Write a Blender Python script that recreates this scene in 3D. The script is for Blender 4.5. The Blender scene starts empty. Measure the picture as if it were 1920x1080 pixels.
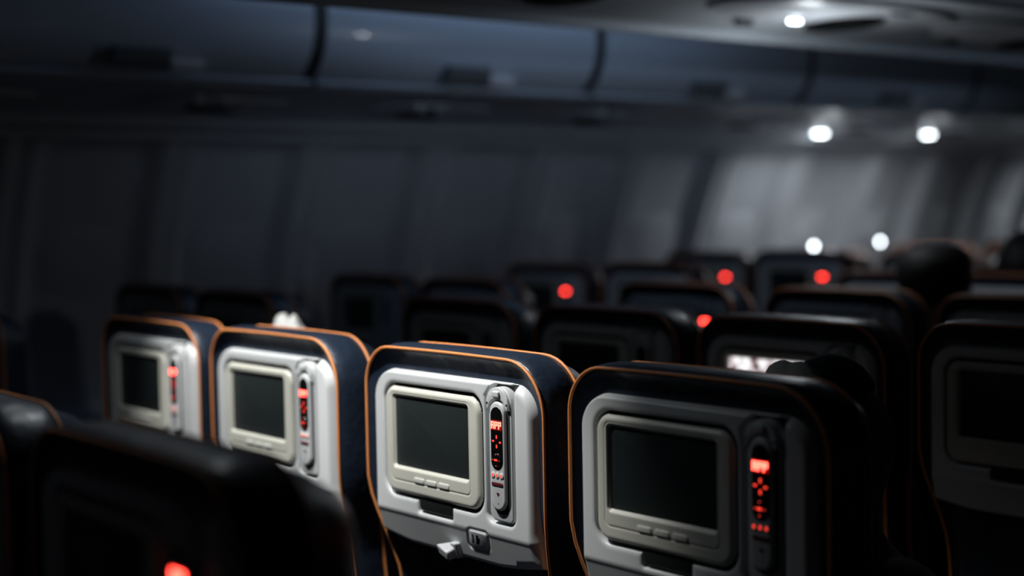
import bpy, bmesh, math, random
from mathutils import Vector, Matrix
R = math.radians
random.seed(4)
sc = bpy.context.scene
col = sc.collection

# ---------------------------------------------------------------- camera, world, exposure
EYE = 1.42
YAW, PITCH, ROLL, FPX = 0.8896, 0.0535, -0.0178, 2766.1
cam_d = bpy.data.cameras.new('camera')
cam = bpy.data.objects.new('camera', cam_d)
col.objects.link(cam)
fw = Vector((-math.sin(YAW)*math.cos(PITCH), math.cos(YAW)*math.cos(PITCH), -math.sin(PITCH)))
rt = Vector((math.cos(YAW), math.sin(YAW), 0))
up = rt.cross(fw)
rr = rt*math.cos(ROLL) + up*math.sin(ROLL)
uu = up*math.cos(ROLL) - rt*math.sin(ROLL)
M = Matrix((rr, uu, -fw)).transposed().to_4x4()
M.translation = Vector((0, 0, EYE))
cam.matrix_world = M
cam_d.sensor_width = 36.0
cam_d.lens = FPX*36.0/1920.0
cam_d.clip_start = 0.02
cam_d.dof.use_dof = True
cam_d.dof.focus_distance = 2.16
cam_d.dof.aperture_fstop = 1.5
sc.camera = cam

world = bpy.data.worlds.new('world')
sc.world = world
world.use_nodes = True
world.node_tree.nodes['Background'].inputs[0].default_value = (0.25, 0.42, 0.6, 1)
world.node_tree.nodes['Background'].inputs[1].default_value = 0.0012
sc.view_settings.view_transform = 'Standard'
sc.view_settings.look = 'None'
sc.view_settings.exposure = 0.0
sc.view_settings.gamma = 1.0
sc.view_settings.use_curve_mapping = False

def aim(o, target):
    d = Vector(target) - o.location
    o.rotation_euler = d.to_track_quat('-Z', 'Y').to_euler()
def spot(name, loc, target, energy, size, blend, color=(1, 1, 1), radius=0.012, parent=None):
    l = bpy.data.lights.new(name, 'SPOT')
    l.energy, l.spot_size, l.spot_blend, l.color, l.shadow_soft_size = energy, R(size), blend, color, radius
    o = bpy.data.objects.new(name, l); col.objects.link(o)
    o.location = loc; aim(o, target)
    return o
def point(name, loc, energy, color=(1, 1, 1), radius=0.02):
    l = bpy.data.lights.new(name, 'POINT'); l.energy = energy; l.color = color; l.shadow_soft_size = radius
    o = bpy.data.objects.new(name, l); col.objects.link(o); o.location = loc
    return o
def area(name, loc, target, energy, sx, sy, color):
    l = bpy.data.lights.new(name, 'AREA'); l.shape = 'RECTANGLE'; l.size = sx; l.size_y = sy; l.energy = energy; l.color = color
    o = bpy.data.objects.new(name, l); col.objects.link(o); o.location = loc
    d = Vector(target) - Vector(loc)
    o.rotation_euler = d.to_track_quat('-Z', 'Y').to_euler()
    return o

MOOD = (0.42, 0.62, 1.0)
# mood lighting over the far aisle (its fixture is built with the ceiling below)
area('mood_light', (-3.12, 2.9, 2.2), (-3.7, 2.9, 1.7), 1.1, 1.6, 0.12, MOOD)
# added unseen fill light, washing under the centre bins towards the far wall
wl = area('window_side_light', (0.35, 3.9, 1.80), (-4.3, 3.95, 1.74), 0.42, 3.0, 0.08, (0.55, 0.72, 1.0))
wl.data.spread = R(17)

# ---------------------------------------------------------------- materials
def mat(name, color, rough=0.5, metal=0.0, spec=0.5, coat=0.0, bump=None, emis=None, estr=0.0, noise=None):
    m = bpy.data.materials.new(name); m.use_nodes = True
    nt = m.node_tree; b = nt.nodes['Principled BSDF']
    b.inputs['Base Color'].default_value = (*color, 1)
    b.inputs['Roughness'].default_value = rough
    b.inputs['Metallic'].default_value = metal
    b.inputs['Specular IOR Level'].default_value = spec
    b.inputs['Coat Weight'].default_value = coat
    if emis:
        b.inputs['Emission Color'].default_value = (*emis, 1)
        b.inputs['Emission Strength'].default_value = estr
    tc = nt.nodes.new('ShaderNodeTexCoord')
    if noise:
        n = nt.nodes.new('ShaderNodeTexNoise'); n.inputs['Scale'].default_value = noise[0]
        nt.links.new(tc.outputs['Object'], n.inputs['Vector'])
        r = nt.nodes.new('ShaderNodeMapRange')
        r.inputs['To Min'].default_value = rough - noise[1]; r.inputs['To Max'].default_value = rough + noise[1]
        nt.links.new(n.outputs['Fac'], r.inputs['Value']); nt.links.new(r.outputs[0], b.inputs['Roughness'])
    if bump:
        last = None
        for sc_, st, dist in bump:
            n = nt.nodes.new('ShaderNodeTexNoise'); n.inputs['Scale'].default_value = sc_; n.inputs['Detail'].default_value = 3
            nt.links.new(tc.outputs['Object'], n.inputs['Vector'])
            bp = nt.nodes.new('ShaderNodeBump'); bp.inputs['Strength'].default_value = st; bp.inputs['Distance'].default_value = dist
            nt.links.new(n.outputs['Fac'], bp.inputs['Height'])
            if last: nt.links.new(last.outputs[0], bp.inputs['Normal'])
            last = bp
        nt.links.new(last.outputs[0], b.inputs['Normal'])
    return m

m_shell = mat('grey_shell', (0.60, 0.62, 0.63), 0.38, spec=0.45, bump=[(900, 0.08, 0.0004)], noise=(30, 0.05))
m_bezel = mat('cream_bezel', (0.60, 0.60, 0.53), 0.36, spec=0.45, bump=[(900, 0.05, 0.0003)])
m_cradle = mat('cradle_grey', (0.57, 0.59, 0.60), 0.33, spec=0.5)
m_screen = mat('screen_glass', (0.020, 0.026, 0.027), 0.42, spec=0.35, noise=(12, 0.05))
m_black = mat('black_plastic', (0.004, 0.004, 0.004), 0.22, spec=0.5)
m_dkplastic = mat('dark_slot', (0.012, 0.013, 0.014), 0.5)
m_leather = mat('navy_leather', (0.013, 0.022, 0.040), 0.40, spec=0.5, bump=[(260, 0.22, 0.0006), (42, 0.30, 0.006), (9, 0.30, 0.012)], noise=(14, 0.08))
m_pucker = m_leather
m_pipe = mat('orange_piping', (0.74, 0.27, 0.085), 0.48, bump=[(700, 0.2, 0.0004)])
m_metal = mat('grey_metal', (0.25, 0.26, 0.27), 0.35, metal=0.8)
m_arm = mat('armrest_plastic', (0.05, 0.055, 0.06), 0.45)
m_btn = mat('white_button', (0.68, 0.68, 0.64), 0.3)
m_red = mat('red_digits', (0.2, 0.0, 0.0), 0.5, emis=(1.0, 0.045, 0.030), estr=17.0)
m_redkey = mat('red_key_light', (0.2, 0.0, 0.0), 0.5, emis=(1.0, 0.05, 0.03), estr=1.5)
m_redglow = mat('red_display_glow', (0.02, 0.0, 0.0), 0.5, emis=(1.0, 0.01, 0.005), estr=0.22)
m_liner = mat('slot_liner', (0.035, 0.038, 0.042), 0.45)
m_heart = mat('maroon_print', (0.10, 0.012, 0.018), 0.5)
m_bin = mat('bin_lacquer', (0.42, 0.46, 0.50), 0.33, spec=0.5, coat=0.2)
m_wall = mat('wall_lining', (0.50, 0.51, 0.54), 0.5, spec=0.4)
m_psu = mat('psu_lining', (0.46, 0.48, 0.51), 0.38)
m_underside = mat('underside_lining', (0.42, 0.45, 0.48), 0.55, spec=0.3)
m_void = mat('speaker_mesh_black', (0.003, 0.003, 0.003), 0.95, spec=0.1)
m_seam = mat('seam_gasket', (0.012, 0.014, 0.016), 0.6)
m_carpet = mat('navy_carpet', (0.012, 0.016, 0.03), 0.95, bump=[(500, 0.6, 0.003)])
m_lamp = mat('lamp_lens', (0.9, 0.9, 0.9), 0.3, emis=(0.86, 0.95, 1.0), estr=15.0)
m_lampring = mat('lamp_bezel', (0.35, 0.37, 0.4), 0.35)
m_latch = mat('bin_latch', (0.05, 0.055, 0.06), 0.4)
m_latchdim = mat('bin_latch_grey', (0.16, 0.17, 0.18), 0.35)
m_latchpale = mat('bin_latch_plate', (0.75, 0.75, 0.75), 0.2)
m_mood = mat('mood_strip', (0.3, 0.3, 0.3), 0.5, emis=MOOD, estr=0.6)
m_skin = mat('skin', (0.32, 0.18, 0.12), 0.55)
m_hair = mat('dark_hair', (0.012, 0.009, 0.007), 0.55, bump=[(180, 0.7, 0.004)])
m_teal = mat('dark_teal_knit', (0.010, 0.030, 0.036), 0.9, bump=[(300, 0.6, 0.002)])
m_cloth = mat('dark_cloth', (0.03, 0.032, 0.036), 0.9, bump=[(120, 0.4, 0.003)])
m_pillow = mat('pillow_white', (0.62, 0.63, 0.62), 0.7, bump=[(25, 0.8, 0.012)])
m_pillowgrey = mat('pillow_grey', (0.42, 0.42, 0.41), 0.85, bump=[(20, 0.7, 0.01)])

m_film = bpy.data.materials.new('lit_film'); m_film.use_nodes = True
nt = m_film.node_tree; b = nt.nodes['Principled BSDF']
tc = nt.nodes.new('ShaderNodeTexCoord'); vo = nt.nodes.new('ShaderNodeTexNoise'); vo.inputs['Scale'].default_value = 34; vo.inputs['Detail'].default_value = 2
cr = nt.nodes.new('ShaderNodeValToRGB')
cr.color_ramp.elements[0].position = 0.36; cr.color_ramp.elements[0].color = (0.10, 0.05, 0.05, 1)
cr.color_ramp.elements[1].position = 0.58; cr.color_ramp.elements[1].color = (1.0, 1.0, 1.0, 1)
e = cr.color_ramp.elements.new(0.46); e.color = (0.66, 0.58, 0.60, 1)
nt.links.new(tc.outputs['Object'], vo.inputs['Vector']); nt.links.new(vo.outputs['Fac'], cr.inputs[0])
nt.links.new(cr.outputs[0], b.inputs['Emission Color']); b.inputs['Emission Strength'].default_value = 1.15
b.inputs['Base Color'].default_value = (0.01, 0.01, 0.01, 1)

# ---------------------------------------------------------------- mesh helpers
def tag(o, label=None, cat=None, group=None, kind=None):
    if label: o['label'] = label
    if cat: o['category'] = cat
    if group: o['group'] = group
    if kind: o['kind'] = kind
    return o
def mk(name, verts, faces, material, parent=None, smooth=True, sharp=38):
    me = bpy.data.meshes.new(name)
    me.from_pydata([tuple(v) for v in verts], [], faces); me.validate(); me.update()
    bm = bmesh.new(); bm.from_mesh(me); bmesh.ops.recalc_face_normals(bm, faces=bm.faces); bm.to_mesh(me); bm.free()
    if smooth:
        me.polygons.foreach_set('use_smooth', [True]*len(me.polygons))
        if sharp: me.set_sharp_from_angle(angle=R(sharp))
    me.materials.append(material)
    o = bpy.data.objects.new(name, me); col.objects.link(o)
    if parent: o.parent = parent
    return o
def empty(name, loc=(0, 0, 0)):
    o = bpy.data.objects.new(name, None); col.objects.link(o); o.location = loc; o.empty_display_size = 0.05
    return o
def rrect(x0, x1, z0, z1, r, n=6):
    if not isinstance(r, (tuple, list)): r = (r,)*4      # BL BR TR TL
    pts = []
    for (cx, cz, rad, a0) in ((x0+r[0], z0+r[0], r[0], 180), (x1-r[1], z0+r[1], r[1], 270), (x1-r[2], z1-r[2], r[2], 0), (x0+r[3], z1-r[3], r[3], 90)):
        for k in range(n+1):
            a = R(a0 + 90*k/n); pts.append((cx+rad*math.cos(a), cz+rad*math.sin(a)))
    return pts
def circ(x, z, r, n=20, sx=1.0):
    return [(x+sx*r*math.cos(2*math.pi*k/n), z+r*math.sin(2*math.pi*k/n)) for k in range(n)]
def inset(pts, d):
    n = len(pts); out = []
    for i in range(n):
        # nearest distinct neighbours
        a = pts[i-1]; c = pts[(i+1) % n]; p = pts[i]
        if abs(a[0]-p[0])+abs(a[1]-p[1]) < 1e-7: a = pts[i-2]
        if abs(c[0]-p[0])+abs(c[1]-p[1]) < 1e-7: c = pts[(i+2) % n]
        tx, tz = c[0]-a[0], c[1]-a[1]; l = math.hypot(tx, tz) or 1
        out.append((p[0]-tz/l*d, p[1]+tx/l*d))
    return out
def plate(name, outline, y0, y1, bev, material, parent=None, ys=None, steps=3, sharp=50):
    """closed solid: back at y0, front at y1 (towards -y), rounded front edge; ys(z) adds depth."""
    rings = [(0, y0), (0, y1+bev)]
    for k in range(1, steps+1):
        a = math.pi/2*k/steps
        rings.append((bev*(1-math.cos(a)), y1+bev-bev*math.sin(a)))
    V = []; F = []; n = len(outline)
    for d, y in rings:
        for (x, z) in inset(outline, d):
            V.append((x, y+(ys(z) if ys else 0), z))
    for j in range(len(rings)-1):
        for i in range(n):
            k = (i+1) % n
            F.append((j*n+i, j*n+k, (j+1)*n+k, (j+1)*n+i))
    F.append(tuple(range(n))); F.append(tuple(range((len(rings)-1)*n, len(rings)*n)))
    return mk(name, V, F, material, parent, sharp=sharp)
def box(name, lo, hi, material, parent=None, bev=0.0):
    x0, y0, z0 = lo; x1, y1, z1 = hi
    V = [(x, y, z) for x in (x0, x1) for y in (y0, y1) for z in (z0, z1)]
    F = [(0, 1, 3, 2), (4, 6, 7, 5), (0, 4, 5, 1), (2, 3, 7, 6), (0, 2, 6, 4), (1, 5, 7, 3)]
    o = mk(name, V, F, material, parent, smooth=bev > 0)
    if bev:
        bm = bmesh.new(); bm.from_mesh(o.data)
        bmesh.ops.bevel(bm, geom=list(bm.edges), offset=bev, segments=4, affect='EDGES', profile=0.5)
        for f in bm.faces: f.smooth = True
        bm.to_mesh(o.data); bm.free(); o.data.set_sharp_from_angle(angle=R(50))
    return o
def tube(name, pts, r, material, parent=None, closed=True, n=8):
    V = []; F = []; m = len(pts); P = [Vector(p) for p in pts]
    for i, p in enumerate(P):
        a = P[i-1] if (closed or i > 0) else P[i]; c = P[(i+1) % m] if (closed or i < m-1) else P[i]
        t = (c-a).normalized(); u = t.cross(Vector((0, 1, 0)))
        if u.length < 1e-4: u = t.cross(Vector((1, 0, 0)))
        u.normalize(); v = t.cross(u)
        for k in range(n):
            an = 2*math.pi*k/n; V.append(p+u*r*math.cos(an)+v*r*math.sin(an))
    for i in range(m if closed else m-1):
        j = (i+1) % m
        for k in range(n):
            l = (k+1) % n; F.append((i*n+k, i*n+l, j*n+l, j*n+k))
    if not closed:
        F.append(tuple(range(n))); F.append(tuple(range((m-1)*n, m*n)))
    return mk(name, V, F, material, parent, sharp=None)
def sstep(a, b, x):
    t = min(1, max(0, (x-a)/(b-a))); return t*t*(3-2*t)
def sd_rr(x, z, x0, x1, z0, z1, r):
    cx, cz = (x0+x1)/2, (z0+z1)/2; qx = abs(x-cx)-(x1-x0)/2+r; qz = abs(z-cz)-(z1-z0)/2+r
    return math.hypot(max(qx, 0), max(qz, 0))+min(max(qx, qz), 0)-r
def relief(name, x0, x1, z0, z1, step, fy, keep, material, parent=None):
    """a moulded shell: surface y = fy(x, z) wherever keep(x, z) holds, thickened at its rim."""
    nx = int(round((x1-x0)/step)); nz = int(round((z1-z0)/step)); idx = {}; V = []; F = []
    K = [[keep(x0+(x1-x0)*i/nx, z0+(z1-z0)*j/nz) for j in range(nz+1)] for i in range(nx+1)]
    def vid(i, j):
        if (i, j) not in idx:
            x = x0+(x1-x0)*i/nx; z = z0+(z1-z0)*j/nz
            idx[(i, j)] = len(V); V.append((x, fy(x, z), z))
        return idx[(i, j)]
    for i in range(nx):
        for j in range(nz):
            if K[i][j] and K[i+1][j] and K[i][j+1] and K[i+1][j+1]:
                F.append((vid(i, j), vid(i+1, j), vid(i+1, j+1), vid(i, j+1)))
    me = bpy.data.meshes.new(name); me.from_pydata(V, [], F); me.update()
    me.polygons.foreach_set('use_smooth', [True]*len(me.polygons)); me.materials.append(material)
    o = bpy.data.objects.new(name, me); col.objects.link(o)
    if parent: o.parent = parent
    return o

# ---------------------------------------------------------------- the seat
def rec(z):      # the shell's rear recedes below the monitor
    return 0.045*sstep(0.99, 0.78, z) + 0.16*max(0, 0.80-z)**1.2
def nar(z):
    return 0.030*sstep(0.99, 0.80, z) - 0.02*sstep(0.75, 0.6, z)
def seat_outline():
    raw = rrect(-0.225, 0.233, 0.40, 1.199, (0.03, 0.03, 0.082, 0.066), 10)
    pts = []
    for i, p in enumerate(raw):
        q = raw[(i+1) % len(raw)]
        d = math.hypot(q[0]-p[0], q[1]-p[1]); m = max(1, int(d/0.03))
        for k in range(m): pts.append((p[0]+(q[0]-p[0])*k/m, p[1]+(q[1]-p[1])*k/m))
    out = []
    for x, z in pts:
        s = 1 if x > 0 else -1
        w = min(1, abs(x)/0.2)
        out.append((x - s*nar(z)*w, z + 0.0025*math.cos(x*7) if z > 1.15 else z))
    return out
OUT = seat_outline()

def ys_panel(z):
    return 0.30*max(0, 0.936-z)*sstep(0.940, 0.925, z)

def panel_sdf(x, z):
    zb = 0.880 + 0.35*max(0, abs(x+0.01)-0.11)**1.4
    d = sd_rr(x, z, -0.204, 0.206, 0.70, 1.164, 0.050)
    return max(d, zb-z)
def panel_y(x, z):
    d = panel_sdf(x, z)
    w = 0.015 if x > 0.15 else 0.006
    t = min(1, max(0, (d+w)/w)); y = (0.014 if z > 0.95 else 0.014-0.010*sstep(0.95, 0.90, z))*t*t
    if d > 0: y += 0.014*min(1, d/0.003)
    y += ys_panel(z)
    # monitor recess
    s = min(sd_rr(x, z, -0.175, 0.088, 0.958, 1.143, 0.030), sd_rr(x, z, -0.084, 0.008, 0.938, 0.99, 0.005))
    y += 0.011*sstep(0.001, -0.003, s) + 0.0012*sstep(0.006, 0.0, s)
    # handset slot
    left = 0.094 + 0.9*max(0, z-1.142)
    s2 = max(sd_rr(x, z, 0.094, 0.163, 0.951, 1.25, 0.016), left-x, z-1.161)
    y += 0.016*sstep(0.001, -0.003, s2) + 0.0012*sstep(0.006, 0.0, s2)
    # port rim
    s3 = sd_rr(x+(z-0.918)*-0.25, z, 0.040, 0.092, 0.901, 0.934, 0.009)
    y += 0.0022*math.exp(-(s3/0.0018)**2)
    return y

def bezel_y(x, z):
    s = sd_rr(x, z, -0.170, 0.083, 0.9635, 1.1375, 0.026)
    t = min(1, max(0, (s+0.010)/0.010)); y = -0.003 + 0.007*t*t*t
    a = sd_rr(x, z, -0.151, 0.060, 0.985, 1.127, 0.010)      # engraved step
    y += 0.0010*math.exp(-(a/0.0011)**2)
    b = sd_rr(x, z, -0.1425, 0.0515, 1.009, 1.1205, 0.003)
    y += 0.0060*sstep(0.006, -0.0005, b)
    return y
def seg_word(word, x0, zc, w, h, gap):
    SEG = {'A': 'abcefg', 'P': 'abefg'}
    t = h*0.17; V = []; F = []
    def q(xa, xb, za, zb):
        n = len(V); V.extend([(xa, 0, za), (xb, 0, za), (xb, 0, zb), (xa, 0, zb), (xa, .0004, za), (xb, .0004, za), (xb, .0004, zb), (xa, .0004, zb)])
        F.extend([(n, n+1, n+2, n+3), (n+4, n+7, n+6, n+5), (n, n+4, n+5, n+1), (n+1, n+5, n+6, n+2), (n+2, n+6, n+7, n+3), (n+3, n+7, n+4, n)])
    for i, ch in enumerate(word):
        xl = x0+i*(w+gap); xr = xl+w; zt = zc+h/2; zb = zc-h/2
        S = SEG[ch]
        if 'a' in S: q(xl, xr, zt-t, zt)
        if 'g' in S: q(xl, xr, zc-t/2, zc+t/2)
        if 'f' in S: q(xl, xl+t, zc, zt)
        if 'b' in S: q(xr-t, xr, zc, zt)
        if 'e' in S: q(xl, xl+t, zb, zc)
        if 'c' in S: q(xr-t, xr, zb, zc)
    return V, F

def make_seat():
    t = empty('airline_seat')
    # upholstered cover lofted between the two piping rings
    rings = [(0.060, 0.013), (0.030, 0.013), (0.016, 0.011), (0.007, 0.006), (0.002, 0.001), (-0.001, 0.004), (-0.004, 0.020), (-0.0045, 0.040),
             (-0.003, 0.060), (0.0, 0.072), (0.006, 0.082), (0.018, 0.110), (0.040, 0.140), (0.080, 0.158)]
    V = []; F = []; n = len(OUT)
    for d, y in rings:
        for (x, z) in inset(OUT, d): V.append((x, y + rec(z)*(1 if y < 0.03 else 0.8), z))
    for j in range(len(rings)-1):
        for i in range(n):
            k = (i+1) % n; F.append((j*n+i, j*n+k, (j+1)*n+k, (j+1)*n+i))
    F.append(tuple(range(n))); F.append(tuple(range((len(rings)-1)*n, len(rings)*n)))
    mk('seat_cover', V, F, m_leather, t, sharp=None)
    back = [(x, -0.0008+rec(z), z) for x, z in inset(OUT, 0.001)]
    front = [(x, 0.0725+rec(z)*0.8, z) for x, z in inset(OUT, -0.001)]
    tube('rear_piping', back, 0.0024, m_pipe, t)
    tube('front_piping', front, 0.0024, m_pipe, t)
    relief('rear_panel', -0.210, 0.212, 0.868, 1.170, 0.0014, panel_y, lambda x, z: panel_sdf(x, z) < 0.0035, m_shell, t)
    plate('recess_liner', rrect(-0.1735, 0.0865, 0.9595, 1.1415, 0.029), 0.012, 0.0098, 0.0005, m_dkplastic, t)  # dark plate put in for the shade inside the monitor recess
    plate('slot_liner', [(0.0945, 0.968), (0.0985, 0.957), (0.107, 0.9525), (0.155, 0.9525), (0.162, 0.960), (0.1625, 1.155), (0.158, 1.160), (0.112, 1.160), (0.0955, 1.143)], 0.018, 0.0125, 0.0005, m_liner, t)
    # monitor
    mo = relief('monitor', -0.171, 0.084, 0.963, 1.138, 0.0011, bezel_y, lambda x, z: sd_rr(x, z, -0.170, 0.083, 0.9635, 1.1375, 0.026) < 0.0004, m_bezel, t)
    plate('screen', rrect(-0.1435, 0.0525, 1.008, 1.1215, 0.002), 0.006, 0.0022, 0.0004, m_screen, mo)
    plate('monitor_back', rrect(-0.166, 0.079, 0.967, 1.134, 0.022), 0.0105, 0.0035, 0.001, m_dkplastic, mo)
    for x0 in (-0.088, -0.055, -0.022):
        plate('button', rrect(x0, x0+0.027, 0.9868, 0.9950, 0.0028), 0.0, -0.0048, 0.0012, m_btn, mo)
    plate('latch_tab', rrect(-0.082, 0.006, 0.942, 0.9665, (0.008, 0.002, 0.002, 0.002)), 0.009, 0.0015, 0.003, m_dkplastic, mo)
    # handset cradle
    cr_ = plate('handset_cradle', rrect(0.1045, 0.1590, 0.9560, 1.158, (0.014, 0.008, 0.027, 0.026)), 0.014, -0.0010, 0.003, m_cradle, t)
    plate('cradle_trough', rrect(0.1120, 0.1555, 0.9680, 1.1360, 0.018), 0.002, -0.0013, 0.0002, m_liner, cr_)  # flat dark plate on the cradle, its tone standing for the trough's shade
    arch = [(0.1035, 1.124)] + [(0.1295+0.0260*math.cos(R(a)), 1.133+0.0245*math.sin(R(a))) for a in range(180, -1, -12)] + [(0.1555, 1.124), (0.1515, 1.124)] \
        + [(0.1295+0.0205*math.cos(R(a)), 1.1235+0.0165*math.sin(R(a))) for a in range(0, 181, 15)] + [(0.1075, 1.124)]
    arch = arch[::-1]
    plate('cradle_clip', arch, 0.006, -0.005, 0.0015, m_cradle, cr_)
    plate('release_catch', rrect(0.1215, 0.1375, 1.1425, 1.1515, 0.002), 0.0, -0.0085, 0.0015, m_cradle, cr_)
    for x in (0.1065, 0.1525):
        plate('screw', circ(x, 1.1325, 0.0019, 12), 0.0, -0.0054, 0.0002, m_dkplastic, cr_)
    # handset
    hs = plate('handset', rrect(0.1135, 0.1490, 0.9735, 1.1365, (0.0172, 0.0172, 0.0172, 0.0172), 10), 0.004, -0.0075, 0.0042, m_cradle, t, steps=4)
    yf = -0.0079
    plate('key_plate', rrect(0.1180, 0.1455, 1.0345, 1.1285, 0.0135, 10), -0.005, yf, 0.0004, m_black, hs)
    plate('display', rrect(0.1185, 0.1450, 1.0940, 1.1090, 0.002), yf, yf-0.0002, 0.0001, m_redglow, hs)
    V, F = seg_word('APP', 0.1200, 1.1015, 0.0066, 0.0110, 0.0018)
    c = mk('display_characters', [(x, y+yf-0.0008, z) for x, y, z in V], F, m_red, hs, smooth=False)
    tri = lambda x, z, a, s=0.0020: [(x+s*math.cos(R(a+q)), z+s*math.sin(R(a+q))*0.9) for q in (0, 120, 240)]
    for (x, z, a) in ((0.1318, 1.0840, 90), (0.1318, 1.0700, 270), (0.1235, 1.0775, 180), (0.1400, 1.0765, 0)):
        o = rrect(x-0.0013, x+0.0013, z-0.0028, z+0.0028, 0.0011) if a in (90, 270) else rrect(x-0.0024, x+0.0024, z-0.0013, z+0.0013, 0.0011)
        plate('key_light', o, yf+0.001, yf-0.0006, 0.0002, m_redkey, hs)
    wh = plate('direction_wheel', circ(0.1320, 1.0500, 0.0105, 28), yf+0.001, yf-0.0022, 0.0018, m_black, hs)
    plate('key_light', rrect(0.1280, 0.1355, 1.0484, 1.0514, 0.0008), yf-0.001, yf-0.0026, 0.0002, m_redkey, hs)
    for (x, z) in ((0.1320, 1.0582), (0.1320, 1.0414), (0.1245, 1.0500), (0.1397, 1.0496)):
        plate('key_light', circ(x, z, 0.0008, 8), yf-0.001, yf-0.0026, 0.0002, m_redkey, hs)
    for x in (0.1215, 0.1315, 0.1415):
        plate('round_button', circ(x, 1.0270, 0.0046, 20), yf+0.001, yf-0.0006, 0.0005, m_btn, hs)
        plate('key_light', circ(x, 1.0268, 0.0024, 10, 0.6), yf+0.001, yf-0.0012, 0.0002, m_redkey, hs)
    plate('channel_bar', rrect(0.1185, 0.1450, 1.0110, 1.0160, 0.002), yf+0.001, yf-0.0007, 0.0005, m_heart, hs)
    hp = [(0.0030*math.sin(a)**3*1.0, 0.0030*(13*math.cos(a)-5*math.cos(2*a)-2*math.cos(3*a)-math.cos(4*a))/16) for a in [2*math.pi*k/24 for k in range(24)]]
    plate('heart_mark', [(0.1325+x, 0.9990+z) for x, z in hp][::-1], yf+0.001, yf-0.0003, 0.0001, m_heart, hs)
    plate('status_dot', circ(0.1330, 0.9850, 0.0008, 8), yf+0.001, yf-0.0003, 0.0001, m_dkplastic, hs)
    # data / power port
    sh = lambda pts: [(x+(z-0.918)*0.25, z) for x, z in pts]
    po = plate('power_port', sh(rrect(0.0445, 0.0880, 0.9045, 0.9305, 0.007)), 0.010, -0.0012, 0.0012, m_cradle, t, ys=ys_panel)
    plate('port_slot', sh(rrect(0.0520, 0.0562, 0.9105, 0.9250, 0.0006)), 0.0, -0.0016, 0.0001, m_black, po, ys=ys_panel)
    plate('port_slot', sh([(0.0620, 0.9095), (0.0680, 0.9095), (0.0680, 0.9120), (0.0712, 0.9130), (0.0712, 0.9205), (0.0680, 0.9215), (0.0680, 0.9250), (0.0620, 0.9250)]), 0.0, -0.0016, 0.0001, m_black, po, ys=ys_panel)
    plate('port_light', circ(0.0800, 0.9165, 0.0010, 8), 0.0, -0.0016, 0.0001, m_black, po, ys=ys_panel)
    # coat hook
    hk = plate('coat_hook', rrect(-0.0020, 0.0130, 0.8780, 0.9040, (0.006, 0.006, 0.003, 0.003)), 0.02, -0.010, 0.003, m_cradle, t, ys=ys_panel)
    yb = ys_panel(0.895)
    V = [(-0.022, yb-0.024, 0.900), (0.006, yb-0.024, 0.890), (0.006, yb-0.020, 0.876), (-0.019, yb-0.020, 0.884),
         (-0.004, yb+0.004, 0.903), (0.010, yb+0.004, 0.901), (0.010, yb+0.004, 0.881), (-0.004, yb+0.004, 0.883)]
    lip = mk('hook_lip', V, [(0, 1, 2, 3), (4, 7, 6, 5), (0, 4, 5, 1), (1, 5, 6, 2), (2, 6, 7, 3), (3, 7, 4, 0)], m_cradle, hk)
    bm = bmesh.new(); bm.from_mesh(lip.data); bmesh.ops.bevel(bm, geom=list(bm.edges), offset=0.0025, segments=3, affect='EDGES', profile=0.5)
    for f in bm.faces: f.smooth = True
    bm.to_mesh(lip.data); bm.free()
    # lower body
    plate('literature_pocket', rrect(-0.17, 0.178, 0.50, 0.80, 0.03), 0.13, 0.0, 0.02, m_leather, t, ys=lambda z: rec(z)-0.002)
    box('seat_cushion', (-0.215, 0.20, 0.33), (0.223, 0.66, 0.46), m_leather, t, 0.035)
    box('seat_frame', (-0.20, 0.16, 0.27), (0.21, 0.60, 0.328), m_metal, t, 0.008)
    for x in (-0.16, 0.16):
        box('leg', (x-0.02, 0.22, 0.0), (x+0.02, 0.26, 0.268), m_metal, t, 0.004)
        box('leg', (x-0.02, 0.50, 0.0), (x+0.02, 0.54, 0.268), m_metal, t, 0.004)
    ar = box('armrest', (-0.278, 0.17, 0.60), (-0.236, 0.56, 0.65), m_arm, t, 0.012)
    box('armrest_pivot', (-0.270, 0.12, 0.58), (-0.244, 0.18, 0.64), m_metal, ar, 0.006)
    return t

def copy_tree(o, parent=None, skip=()):
    c = o.copy(); col.objects.link(c)
    for k in ('group',):
        pass
    if parent: c.parent = parent
    for ch in list(o.children):
        if ch.name.split('.')[0] in skip: continue
        copy_tree(ch, c, skip)
    return c
SEAT = make_seat()
used = [False]
FAR_SKIP = ('key_light', 'port_slot', 'port_light', 'screw', 'status_dot', 'heart_mark', 'channel_bar', 'round_button', 'button', 'direction_wheel', 'release_catch',
            'literature_pocket', 'hook_lip', 'armrest_pivot')
def seat(x, y, dz, label, group, lit=False, near=False, film=False, tilt=0.0):
    global SEAT
    skip = () if near else FAR_SKIP
    if not lit: skip = skip + ('display_characters', 'display', 'key_light')
    if used[0]:
        s = copy_tree(SEAT, None, skip)
    else:
        s = SEAT; used[0] = True
    s.location = (x, y, dz); s.rotation_euler = (tilt, 0, 0)
    tag(s, label, 'seat', group)
    if film:
        for p in s.children:
            if p.name.startswith('monitor'):
                for q in p.children:
                    if q.name.startswith('screen'):
                        q.data = q.data.copy(); q.data.materials[0] = m_film
                        q['label'] = 'lit screen showing a pale film'
    return s
G0 = 'seats of the lit row'
ROW = 0.81
P4 = [(-2.885, 0.0), (-2.377, 0.0), (-1.830, 0.0), (-1.318, 0.003)]
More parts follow.
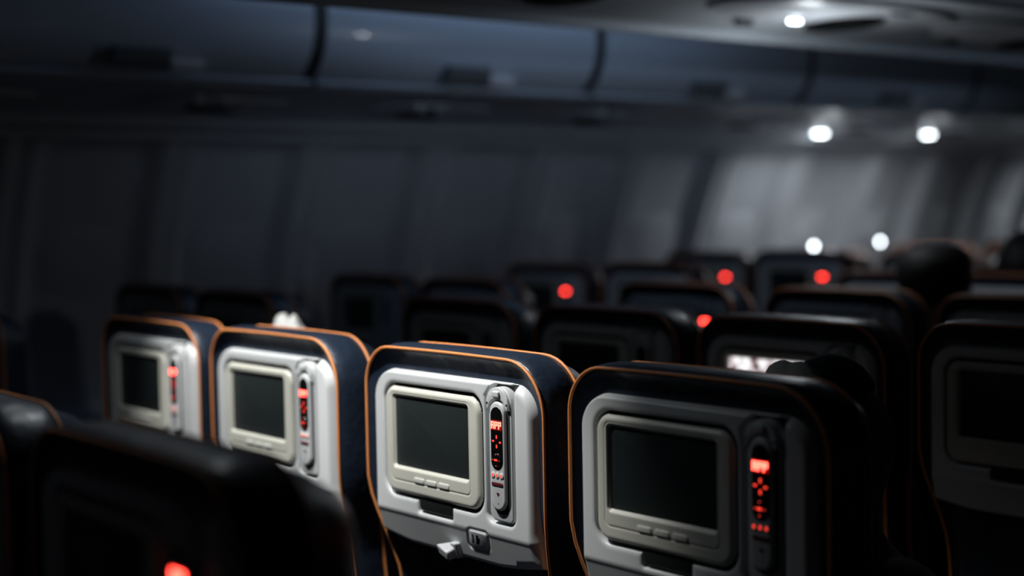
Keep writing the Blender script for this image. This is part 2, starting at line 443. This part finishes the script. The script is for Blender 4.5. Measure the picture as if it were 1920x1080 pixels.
L4 = ['farthest, leftmost seat of the lit row, navy leather, left half of its panel in shadow',
      'second seat from left in the lit row, orange piping, white pillow poking up behind',
      'sharpest, brightest seat of the lit row, navy with orange piping, coat hook in full view',
      'nearest, largest seat of the lit row, its right side fading into shadow']
for (x, dz), lb in zip(P4, L4): seat(x, 1.35, dz, lb, G0, lit=True, near=True)
GF = 'blurred seats in the foreground'
seat(-1.318, 0.585, 0.0, 'dark blurred seat at bottom left, grey sheen along its top and one red glow', GF, lit=True, near=True)
seat(-1.850, 0.585, 0.0, 'dark blurred seat cut off by the left edge, only its rounded shiny shoulder showing', GF)
GC = 'dark seats of the centre block ahead'
Y1 = 1.35+ROW
seat(-2.885, Y1, 0, 'dark seat one row ahead of the lit row, in blackness behind its third seat', GC)
seat(-2.360, Y1, 0, 'dark seat in blackness just left of the seat with the glowing screen', GC)
seat(-1.846, Y1, 0, 'dark seat one row ahead with a glowing white film on its screen', GC, near=True, film=True)
seat(-1.318, Y1, 0.012, 'dark seat at the right edge, right of the glowing screen, lowest dark ridge there', GC)
Y2 = Y1+ROW
seat(-2.945, Y2, 0, 'dark seat two rows ahead whose lowest red glow peeks out above the glowing screen', GC, lit=True)
seat(-2.377, Y2, 0, 'dark seat two rows ahead, directly above the seat with the glowing screen', GC)
seat(-1.846, Y2, 0, 'dark seat two rows ahead at the right edge, second dark ridge from below', GC)
Y3 = Y2+ROW
seat(-2.80, Y3, 0, 'dark seat three rows ahead, left of the passenger with the flat-topped head', GC)
seat(-2.377, Y3, 0.004, 'dark seat three rows ahead at the right edge, topmost dark ridge there', GC)
seat(-2.885, Y3+ROW, -0.01, 'dark seat four rows ahead, under the bright streak at the right edge', GC)
GL = 'dark seats beside the far wall'
ORD = ['level with', 'one row ahead of', 'two rows ahead of', 'three rows ahead of', 'four rows ahead of', 'five rows ahead of', 'six rows ahead of', 'seven rows ahead of']
for r in range(0, 8):
    for n, x in enumerate((-4.27, -3.72)):
        if r == 0 and n == 0: continue
        lit = (r, n) in ((3, 0), (4, 0), (4, 1))
        dz = {(3, 1): 0.02, (4, 0): 0.028, (4, 1): 0.040}.get((r, n), 0.0 if r < 3 else 0.008)
        lb = 'dark %s seat by the far wall, %s the lit row' % (('window', 'aisle')[n], ORD[r])
        if (r, n) == (3, 0): lb = 'dark window seat by the far wall with the leftmost of the round red glows'
        if (r, n) == (4, 0): lb = 'dark window seat by the far wall with the upper middle round red glow'
        if (r, n) == (4, 1): lb = 'dark aisle seat by the far wall with the rightmost round red glow'
        if (r, n) == (6, 0): lb = 'pale-lit seat back by the far wall, beside the passenger with a flat-topped head'
        if (r, n) == (6, 1): lb = 'seat by the far wall, lit as a pale streak at the right edge'
        if (r, n) == (4, 0): x = -4.215
        seat(x, 1.35-0.16+ROW*r, dz, lb, GL, lit=lit)

# ---------------------------------------------------------------- cabin shell
def extrude(name, prof, y0, y1, material, parent=None, seg=1, caps=True, sharp=35):
    V = []; F = []; n = len(prof)
    for k in range(seg+1):
        y = y0+(y1-y0)*k/seg
        for x, z in prof: V.append((x, y, z))
    for k in range(seg):
        for i in range(n):
            j = (i+1) % n; F.append((k*n+i, k*n+j, (k+1)*n+j, (k+1)*n+i))
    if caps: F.append(tuple(range(n))); F.append(tuple(range(seg*n, (seg+1)*n)))
    return mk(name, V, F, material, parent, sharp=sharp)
def spl(pts, n=8):
    out = []
    for i in range(len(pts)-1):
        p0 = pts[max(i-1, 0)]; p1 = pts[i]; p2 = pts[i+1]; p3 = pts[min(i+2, len(pts)-1)]
        for k in range(n):
            t = k/n
            out.append(tuple(0.5*((2*p1[c])+(-p0[c]+p2[c])*t+(2*p0[c]-5*p1[c]+4*p2[c]-p3[c])*t*t+(-p0[c]+3*p1[c]-3*p2[c]+p3[c])*t**3) for c in (0, 1)))
    out.append(pts[-1]); return out
YA, YB = -1.0, 11.0
st = lambda o: tag(o, kind='structure')
st(box('floor', (-4.75, YA, -0.05), (2.0, YB, 0.0), m_carpet))
st(box('ceiling', (-4.75, YA, 2.36), (2.0, YB, 2.42), m_bin))
st(box('wall_front', (-4.75, YB, 0.0), (2.0, YB+0.05, 2.36), m_wall))
st(box('wall_back', (-4.75, YA-0.05, 0.0), (2.0, YA, 2.36), m_wall))
st(box('wall_right', (2.0, YA, 0.0), (2.05, YB, 2.36), m_wall))
# far side wall: lining panels with a scooped window surround every 0.533 m
PITCH_W = 0.533
wp = spl([(-4.46, 1.665), (-4.505, 1.62), (-4.60, 1.42), (-4.675, 1.20), (-4.715, 0.90), (-4.70, 0.55), (-4.62, 0.20), (-4.56, 0.0)], 8)
def wall_dx(y, z):
    u = ((y-2.78)/PITCH_W) % 1.0; k = math.floor((y-2.78)/PITCH_W)
    dist = min(u, 1-u)*PITCH_W
    seam = 0.035*math.exp(-(dist/0.016)**2)*(1 if k % 2 == 0 and u < 0.5 or k % 2 == 1 and u > 0.5 else 0.45)
    d = sd_rr(u*PITCH_W, z, 0.045, PITCH_W-0.045, 0.70, 1.70, 0.10)
    scoop = 0.072*sstep(0.008, -0.070, d)
    return -(seam+scoop)
def wall_y():
    ys = []; y = YA
    while y < YB: ys.append(y); y += 0.0205
    return ys+[YB]
WY = wall_y(); V = []; F = []; n = len(wp)
for y in WY:
    for x, z in wp: V.append((x+wall_dx(y, z), y, z))
for k in range(len(WY)-1):
    for i in range(n-1): F.append((k*n+i, k*n+i+1, (k+1)*n+i+1, (k+1)*n+i))
wall = mk('wall_left', V, F, m_wall, sharp=None); st(wall)
# closed window shades sitting in the scoops
wi = 0
y = 2.78 - 3*PITCH_W
while y < 9.0:
    yc = y+PITCH_W/2
    fr = plate('window_%d' % (wi+1), [(a, b) for a, b in rrect(-0.14, 0.14, 1.03, 1.42, 0.10)], 0.02, -0.012, 0.008, m_wall)
    plate('window_shade', rrect(-0.112, 0.112, 1.058, 1.392, 0.075), -0.011, -0.0135, 0.001, m_wall, fr)
    plate('shade_grip', rrect(-0.04, 0.04, 1.075, 1.09, 0.005), -0.0134, -0.019, 0.002, m_latchpale, fr)
    ang = math.atan2(0.11, 0.38)
    # local frame: x along the cabin, -y into the cabin, leaning with the lining
    Mx = Matrix(((0, 1, 0, 0), (1, 0, 0, 0), (0, 0, 1, 0), (0, 0, 0, 1)))
    Mm = Matrix.Translation(Vector((-4.755, yc, 1.20))) @ Matrix.Rotation(R(19), 4, 'Y') @ Matrix.Rotation(R(90), 4, 'Z') @ Matrix.Translation(Vector((0, 0, -1.225)))
    fr.matrix_world = Mm
    st(fr); wi += 1; y += PITCH_W

# underside lining of the far bins with the ledge above the wall
up_ = [(-3.665, 1.785), (-3.70, 1.778), (-3.95, 1.772), (-4.20, 1.752), (-4.33, 1.728)]
prof = spl(up_, 6) + [(-4.335, 1.724), (-4.345, 1.706), (-4.37, 1.692), (-4.40, 1.690), (-4.425, 1.697), (-4.435, 1.712), (-4.445, 1.700), (-4.455, 1.668), (-4.51, 1.664), (-4.56, 1.72), (-4.56, 1.90), (-3.665, 1.90)]
st(extrude('trim_1', prof, YA, YB, m_psu, seg=6, sharp=30))
SEAM0, BL = 2.2355, 1.0636
dprof = spl([(-3.70, 1.805), (-3.655, 1.800), (-3.615, 1.822), (-3.575, 1.880), (-3.560, 1.960), (-3.575, 2.060), (-3.63, 2.18), (-3.72, 2.29)], 6)
BN = ['first bin from the left, its dark latch slot at upper left', 'second bin, left of the seam near the photo centre, bright latch plate', 'third bin with a faint latch, right of centre',
      'fourth bin, below the ceiling lamp, dim latch', 'fifth bin, at the right edge of the photo', 'sixth bin, farthest up the cabin']
for k in range(-2, 6):
    y0 = SEAM0+(k-1)*BL; y1 = y0+BL
    nm = {-2: 'nearest stretch of bins, beyond the left edge', -1: 'bin at the far left edge, mostly in the dark'}.get(k)
    b_ = empty('overhead_bin', (-3.9, (y0+y1)/2, 1.8))
    label = 'closed grey bin, ' + (nm or BN[k])
    tag(b_, label, 'overhead bin', 'overhead bins above the far wall')
    def loc(o):
        o.parent = b_; o.location = (3.9, -(y0+y1)/2, -1.8); return o
    loc(extrude('bin_body', [(-3.72, 1.800), (-3.72, 2.30), (-4.58, 2.30), (-4.58, 1.91), (-3.74, 1.905), (-3.74, 1.800)], y0+0.002, y1-0.002, m_seam))
    outer = dprof; inner = [(x-0.018, z+0.002) for x, z in dprof][::-1]
    loc(extrude('door', outer+inner, y0+0.002, y1-0.041, m_bin, seg=2))
    # lip under the door, broken at the seam
    loc(extrude('bin_lip', [(-3.72, 1.800), (-3.640, 1.797), (-3.632, 1.788), (-3.645, 1.778), (-3.72, 1.775)], y0+0.012, y1-0.012, m_bin))
    yc = (y0+y1)/2
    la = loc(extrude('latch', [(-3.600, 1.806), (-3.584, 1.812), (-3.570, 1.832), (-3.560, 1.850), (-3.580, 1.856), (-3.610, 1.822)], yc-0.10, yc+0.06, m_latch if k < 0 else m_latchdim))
    hp_ = loc(extrude('latch_plate', [(-3.606, 1.800), (-3.588, 1.802), (-3.572, 1.822), (-3.590, 1.832), (-3.612, 1.812)], yc+0.065, yc+0.16, m_latchpale))
    loc(extrude('seam_gasket', [(x-0.004, z) for x, z in dprof]+[(x-0.012, z+0.002) for x, z in dprof][::-1], y1-0.040, y1-0.003, m_seam))

# service units in the underside: speaker slot, lamp, vents
def oval(name, cx, cy, z, ax, ay, h, material, parent, rot=0.0, n=28, tip=0.0, dz=0.0):
    V = []; F = []
    prof = [(1.0, 0.0), (1.0, -h*0.6), (0.9, -h), (0.0, -h)]
    for s, dzz in prof[:3]:
        for k in range(n):
            a = 2*math.pi*k/n
            x = ax*s*math.cos(a); y = ay*s*math.sin(a)*(1-tip*abs(math.cos(a))**0.5*0)
            V.append((cx+x*math.cos(rot)-y*math.sin(rot), cy+x*math.sin(rot)+y*math.cos(rot), z+dzz+dz*x))
    for j in range(2):
        for k in range(n):
            l = (k+1) % n; F.append((j*n+k, j*n+l, (j+1)*n+l, (j+1)*n+k))
    F.append(tuple(range(n))); F.append(tuple(range(2*n, 3*n)))
    o = mk(name, V, F, material, None, sharp=60)
    if parent:
        o.parent = parent; o.location = -parent.location
    return o
uy = 2.21
PSUL = ['far left, in the dark under the second bin', 'second from the left, under the second bin', 'third, below the bright bin latch', 'fourth, just left of the lit lamps', 'fifth, holding the left bright reading lamp', 'sixth, holding the right bright reading lamp', 'seventh, farthest up the cabin', 'nearest, beyond the left edge']
for k in range(-1, 7):
    y = (2.21, 3.01, 3.82, 4.68, 5.45, 6.17, 6.95)[k] if k >= 0 else 1.40
    u_ = empty('service_unit', (-4.22, y, 1.74))
    tag(u_, 'service unit under the far bins, ' + PSUL[k], 'service unit', 'service units under the far bins')
    oval('unit_panel', -4.12, y-0.06, 1.766, 0.19, 0.26, 0.012, m_psu, u_)
    oval('speaker_grille', -4.22, y, 1.752, 0.055, 0.105, 0.012, m_seam, u_, rot=R(25))
    oval('air_vent', -3.98, y-0.08, 1.772, 0.022, 0.022, 0.028, m_lampring, u_)
    oval('air_vent', -3.98, y-0.17, 1.772, 0.022, 0.022, 0.028, m_lampring, u_)
LAMPC = (0.88, 0.95, 1.0)
KEYC = (1.0, 0.985, 0.95)
def lamp(name, x, y, z, rx, ry, label, group, target, e_spot, e_spill, size=80, drop=0.03, e_up=0.0, gap=0.07, spread=180):
    L = empty(name, (x, y, z)); tag(L, label, 'reading lamp', group)
    oval('lamp_bezel', x, y, z, rx*1.5, ry*1.35, drop*0.6, m_lampring, L)
    oval('lens', x, y, z-drop*0.45, rx, ry, drop*0.5, m_lamp, L)
    zz = z-drop-0.012
    if e_spot:
        s = spot('lamp_beam', (x, y, zz), target, e_spot, size, 0.7, KEYC, 0.015)
    if e_spill:
        l = bpy.data.lights.new('lamp_spill', 'AREA'); l.spread = R(spread); l.shape = 'DISK'; l.size = 0.05; l.energy = e_spill; l.color = LAMPC
        o = bpy.data.objects.new('lamp_spill', l); col.objects.link(o); o.location = (x+(0.05 if e_up else 0), y, zz-(0.05 if e_up else 0.004))
    if e_up:
        point('lamp_glow', (x+0.08, y, zz-gap), e_up, LAMPC, 0.03)
    return L
GLAMP = 'lit reading lamps under the far bins'
lamp('reading_lamp', -4.27, 5.25, 1.754, 0.022, 0.034, 'bright white reading lamp under the far bins, left of the two', GLAMP, (-4.0, 6.05, 1.05), 5.0, 2.6, 60, e_up=0.30, gap=0.10)
lamp('reading_lamp', -4.18, 5.93, 1.757, 0.020, 0.032, 'bright white reading lamp under the far bins, right of the two', GLAMP, (-4.15, 6.5, 0.8), 0.0, 2.4, 120, e_up=0.20, gap=0.10)

lamp('reading_lamp', -4.33, 7.75, 1.735, 0.028, 0.042, 'reading lamp farther up the cabin under the far bins, out of frame', GLAMP, (-4.15, 8.2, 0.8), 0.0, 3.5, 120, e_up=0.3, gap=0.12)  # extra lamp put in to lighten the wall farther up the cabin
# centre bins: underside with its rail, above the lit row
RX = -2.80
cprof = [(RX, 1.872), (RX-0.006, 1.880), (RX-0.006, 1.893), (RX+0.004, 1.900), (RX+0.02, 1.902)]
cen = spl([(RX+0.035, 1.896), (-2.70, 1.905), (-2.50, 1.925), (-2.30, 1.925), (-2.12, 1.905), (-2.09, 1.895)], 6)
mir = [(-4.18-x, z) for x, z in cen[::-1]]
full = [(RX+0.02, 1.872), (RX, 1.872), (RX-0.008, 1.880), (RX-0.008, 1.905), (RX+0.03, 2.00), (RX+0.10, 2.36), (-1.48, 2.36), (-1.41, 2.00), (-1.38, 1.905), (-1.372, 1.880), (-1.38, 1.872), (-1.40, 1.872)] + mir[::-1] + cen[::-1]
full = [(RX+0.02, 1.873), (RX, 1.872), (RX-0.008, 1.880), (RX-0.008, 1.905), (RX+0.03, 2.00), (RX+0.10, 2.34), (-1.48, 2.34), (-1.41, 2.00), (-1.372, 1.905), (-1.372, 1.880), (-1.38, 1.872), (-1.40, 1.873), (-1.405, 1.889)] + mir[::-1] + cen[::-1] + [(RX+0.025, 1.889)]
cb = extrude('trim_2', full, YA, YB, m_underside, seg=4, sharp=25); st(cb)
GP = 'service units under the centre bins'
for (y, lb) in ((2.12, 'left of the lit one, mostly dark'), (3.12, 'beside the lit ceiling lamp, long dark oval'), (4.05, 'at the right edge of the photo')):
    u_ = empty('service_unit', (-2.52, y, 1.90)); tag(u_, 'service unit under the centre bins, ' + lb, 'service unit', GP)
    oval('unit_panel', -2.50, y+0.02, 1.922, 0.19, 0.44, 0.014, m_psu, u_)
    oval('speaker_grille', -2.56, y+0.13, 1.906, 0.142, 0.095, 0.009, m_void, u_, rot=R(-22))
    oval('air_vent', -2.66, y-0.16, 1.908, 0.016, 0.035, 0.014, m_seam, u_)
    oval('air_vent', -2.35, y+0.10, 1.915, 0.010, 0.05, 0.012, m_seam, u_)
lamp('reading_lamp', -2.575, 3.065, 1.912, 0.012, 0.022, 'small bright lamp in the ceiling at upper right beside a long dark oval', None, (-2.5, 3.3, 0.8), 0.0, 0.15, 60, 0.014, e_up=2.4, gap=0.15)
# the lamp that lights the row: in the centre bins, above the frame
lamp('reading_lamp', -2.50, 0.96, 1.925, 0.022, 0.022, 'lit reading lamp above the second lit seat, out of frame', None, (-2.47, 1.32, 1.00), 50.0, 0.9, 59, 0.014, spread=114)
lamp('reading_lamp', -1.95, 0.96, 1.910, 0.022, 0.022, 'lit reading lamp above the third lit seat, out of frame', None, (-1.86, 1.32, 1.00), 50.0, 0.9, 59, 0.014, spread=114)

# ceiling light strips over the aisles
tag(box('ceiling_light', (-3.20, 2.1, 2.21), (-3.04, 3.7, 2.36), m_mood, None, 0.01), 'dim blue light strip over the far aisle, hidden above the rail', 'ceiling light')

# ---------------------------------------------------------------- made-up glowing discs for the bright specks low on the far wall
GS = 'small lights glowing low on the far wall'
def glow_speck(x, y, z, r, e, label):
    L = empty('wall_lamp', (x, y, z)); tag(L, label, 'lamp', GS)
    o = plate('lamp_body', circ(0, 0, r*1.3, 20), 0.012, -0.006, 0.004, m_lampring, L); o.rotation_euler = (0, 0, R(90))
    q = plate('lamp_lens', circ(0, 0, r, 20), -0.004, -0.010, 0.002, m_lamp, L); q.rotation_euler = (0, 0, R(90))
    point('lamp_glow', (x+0.05, y, z), e, LAMPC)  # light added around the made-up disc
glow_speck(-4.645, 5.65, 1.213, 0.012, 0.10, 'small white light glowing above the seat tops, left of two')
glow_speck(-4.645, 6.17, 1.221, 0.012, 0.10, 'small white light glowing above the seat tops, right of two')

# ---------------------------------------------------------------- passengers
def skin_body(name, pts, edges, radii, material, parent, root=0, lv=2):
    me = bpy.data.meshes.new(name); me.from_pydata(pts, edges, []); me.update()
    o = bpy.data.objects.new(name, me); col.objects.link(o)
    if parent: o.parent = parent
    sm = o.modifiers.new('skin', 'SKIN')
    for i, r in enumerate(radii):
        v = me.skin_vertices[0].data[i]
        v.radius = r if isinstance(r, tuple) else (r, r)
        v.use_root = (i == root)
    sm.use_smooth_shade = True
    s = o.modifiers.new('sub', 'SUBSURF'); s.levels = lv; s.render_levels = lv
    me.materials.append(material)
    return o
def ellipsoid(name, c, r, material, parent, fn=None, nu=28, nv=18):
    V = []; F = []
    for j in range(nv+1):
        th = math.pi*j/nv
        for i in range(nu):
            ph = 2*math.pi*i/nu
            d = Vector((math.sin(th)*math.cos(ph), math.sin(th)*math.sin(ph), math.cos(th)))
            k = fn(d) if fn else 1.0
            V.append((c[0]+d.x*r[0]*k, c[1]+d.y*r[1]*k, c[2]+d.z*r[2]*k))
    for j in range(nv):
        for i in range(nu):
            l = (i+1) % nu; F.append((j*nu+i, j*nu+l, (j+1)*nu+l, (j+1)*nu+i))
    return mk(name, V, F, material, parent, sharp=None)
def passenger(x, y, ztop, label, hairm, group, flat=0.0, wide=1.0):
    """seated, facing +y; head top at ztop"""
    p = empty('person', (x, y, 0.0)); tag(p, label, 'person', group)
    zh = ztop-0.105
    P = []; E = []; RR = []
    def add(v, r, par=None):
        P.append(v); RR.append(r)
        if par is not None: E.append((par, len(P)-1))
        return len(P)-1
    pel = add((0, 0.02, 0.56), (0.15, 0.11)); wa = add((0, 0.01, 0.72), (0.13, 0.10), pel); ch = add((0, 0.01, zh-0.34), (0.165, 0.11), wa)
    sh = add((0, 0.0, zh-0.22), (0.12, 0.075), ch); nk = add((0, 0.0, zh-0.13), 0.052, sh); jw = add((0, 0.02, zh-0.055), (0.060, 0.072), nk)
    hd = add((0, 0.005, zh+0.01), (0.074, 0.092), jw); tp = add((0, 0.0, zh+0.065), (0.055, 0.068), hd)
    no = add((0, 0.108, zh-0.025), 0.012, jw)
    for s in (-1, 1):
        s0 = add((s*0.17, 0.0, zh-0.25), 0.055, sh); el = add((s*0.22, 0.06, zh-0.50), 0.043, s0); wr = add((s*0.14, 0.28, zh-0.54), 0.028, el)
        pm = add((s*0.12, 0.35, zh-0.55), (0.036, 0.018), wr)
        for q, (dx, ln) in enumerate(((-0.027, 0.065), (-0.009, 0.078), (0.009, 0.072), (0.027, 0.056))):
            f1 = add((s*0.12+dx, 0.35+ln*0.55, zh-0.552), 0.0095, pm); add((s*0.12+dx, 0.35+ln, zh-0.566), 0.008, f1)
        add((s*0.12-s*0.045, 0.36, zh-0.555), 0.010, pm)
        hp = add((s*0.10, 0.06, 0.54), 0.085, pel); kn = add((s*0.13, 0.42, 0.55), 0.060, hp); an = add((s*0.12, 0.40, 0.12), 0.038, kn); add((s*0.12, 0.52, 0.06), 0.035, an)
    body = skin_body('body', P, E, RR, m_skin, p)
    def hf(d):
        k = 1.0
        if d.z > 0: k -= flat*d.z**4
        if d.y > 0.25 and d.z < 0.45: k *= 0.86
        return k
    ellipsoid('hair', (0, -0.008, zh+0.010), (0.088*wide, 0.104, 0.098), hairm, p, hf)
    for s in (-1, 1):
        ellipsoid('ear', (s*0.080, 0.008, zh-0.025), (0.012, 0.020, 0.032), m_skin, p, None, 12, 8)
        ellipsoid('eye', (s*0.031, 0.082, zh-0.005), (0.013, 0.012, 0.012), m_btn, p, None, 12, 8)
    top = [pel, wa, ch, sh]
    SP = [P[0], P[1], P[2], P[3]]; SR = [(0.165, 0.125), (0.145, 0.115), (0.180, 0.125), (0.130, 0.085)]; SE = [(0, 1), (1, 2), (2, 3)]
    for s in (-1, 1):
        a = len(SP); SP += [(s*0.17, 0.0, zh-0.25), (s*0.22, 0.06, zh-0.50), (s*0.16, 0.23, zh-0.533)]; SR += [0.065, 0.053, 0.040]; SE += [(3, a), (a, a+1), (a+1, a+2)]
    skin_body('jacket', SP, SE, SR, m_cloth, p)
    return p
GPx = None
passenger(-2.255, 3.235, 1.332, 'seated passenger with dark flat-topped hair, silhouette against the pale wall', m_hair, GPx, 0.26, 1.08)
passenger(-2.50, 4.06, 1.325, 'passenger with dark hair cut off by the right edge of the photo', m_hair, GPx, 0.0, 1.0)
passenger(-1.348, 1.680, 1.203, 'passenger in a dark teal cap, only its crown showing above the nearest lit seat', m_teal, GPx, 0.0, 0.62)

def crumple(name, c, r, material, label, cat, peak, amt=1.0):
    random.seed(11)
    bumps = [(Vector((random.uniform(-1, 1), random.uniform(-1, 1), random.uniform(-1, 1))).normalized(), random.uniform(0.05, 0.16)) for _ in range(22)]
    def fn(d):
        k = 1.0
        for b_, a in bumps:
            t = d.dot(b_)
            if t > 0.8: k += amt*a*(t-0.8)/0.2
            if 0.62 < t < 0.8: k -= amt*a*0.35
        k += peak*max(0, d.z)**5
        return k
    o = ellipsoid(name, c, r, material, None, fn, 40, 26)
    tag(o, label, cat); return o
crumple('pillow', (-2.605, 1.530, 1.120), (0.060, 0.035, 0.080), m_pillow, 'crumpled white pillow corner poking up behind the second lit seat', 'pillow', 0.10)
crumple('cushion', (-1.318, 1.560, 1.128), (0.062, 0.030, 0.078), m_pillowgrey, 'grey cushion beside the teal cap, covering a corner of the glowing screen', 'cushion', 0.0, 0.3)
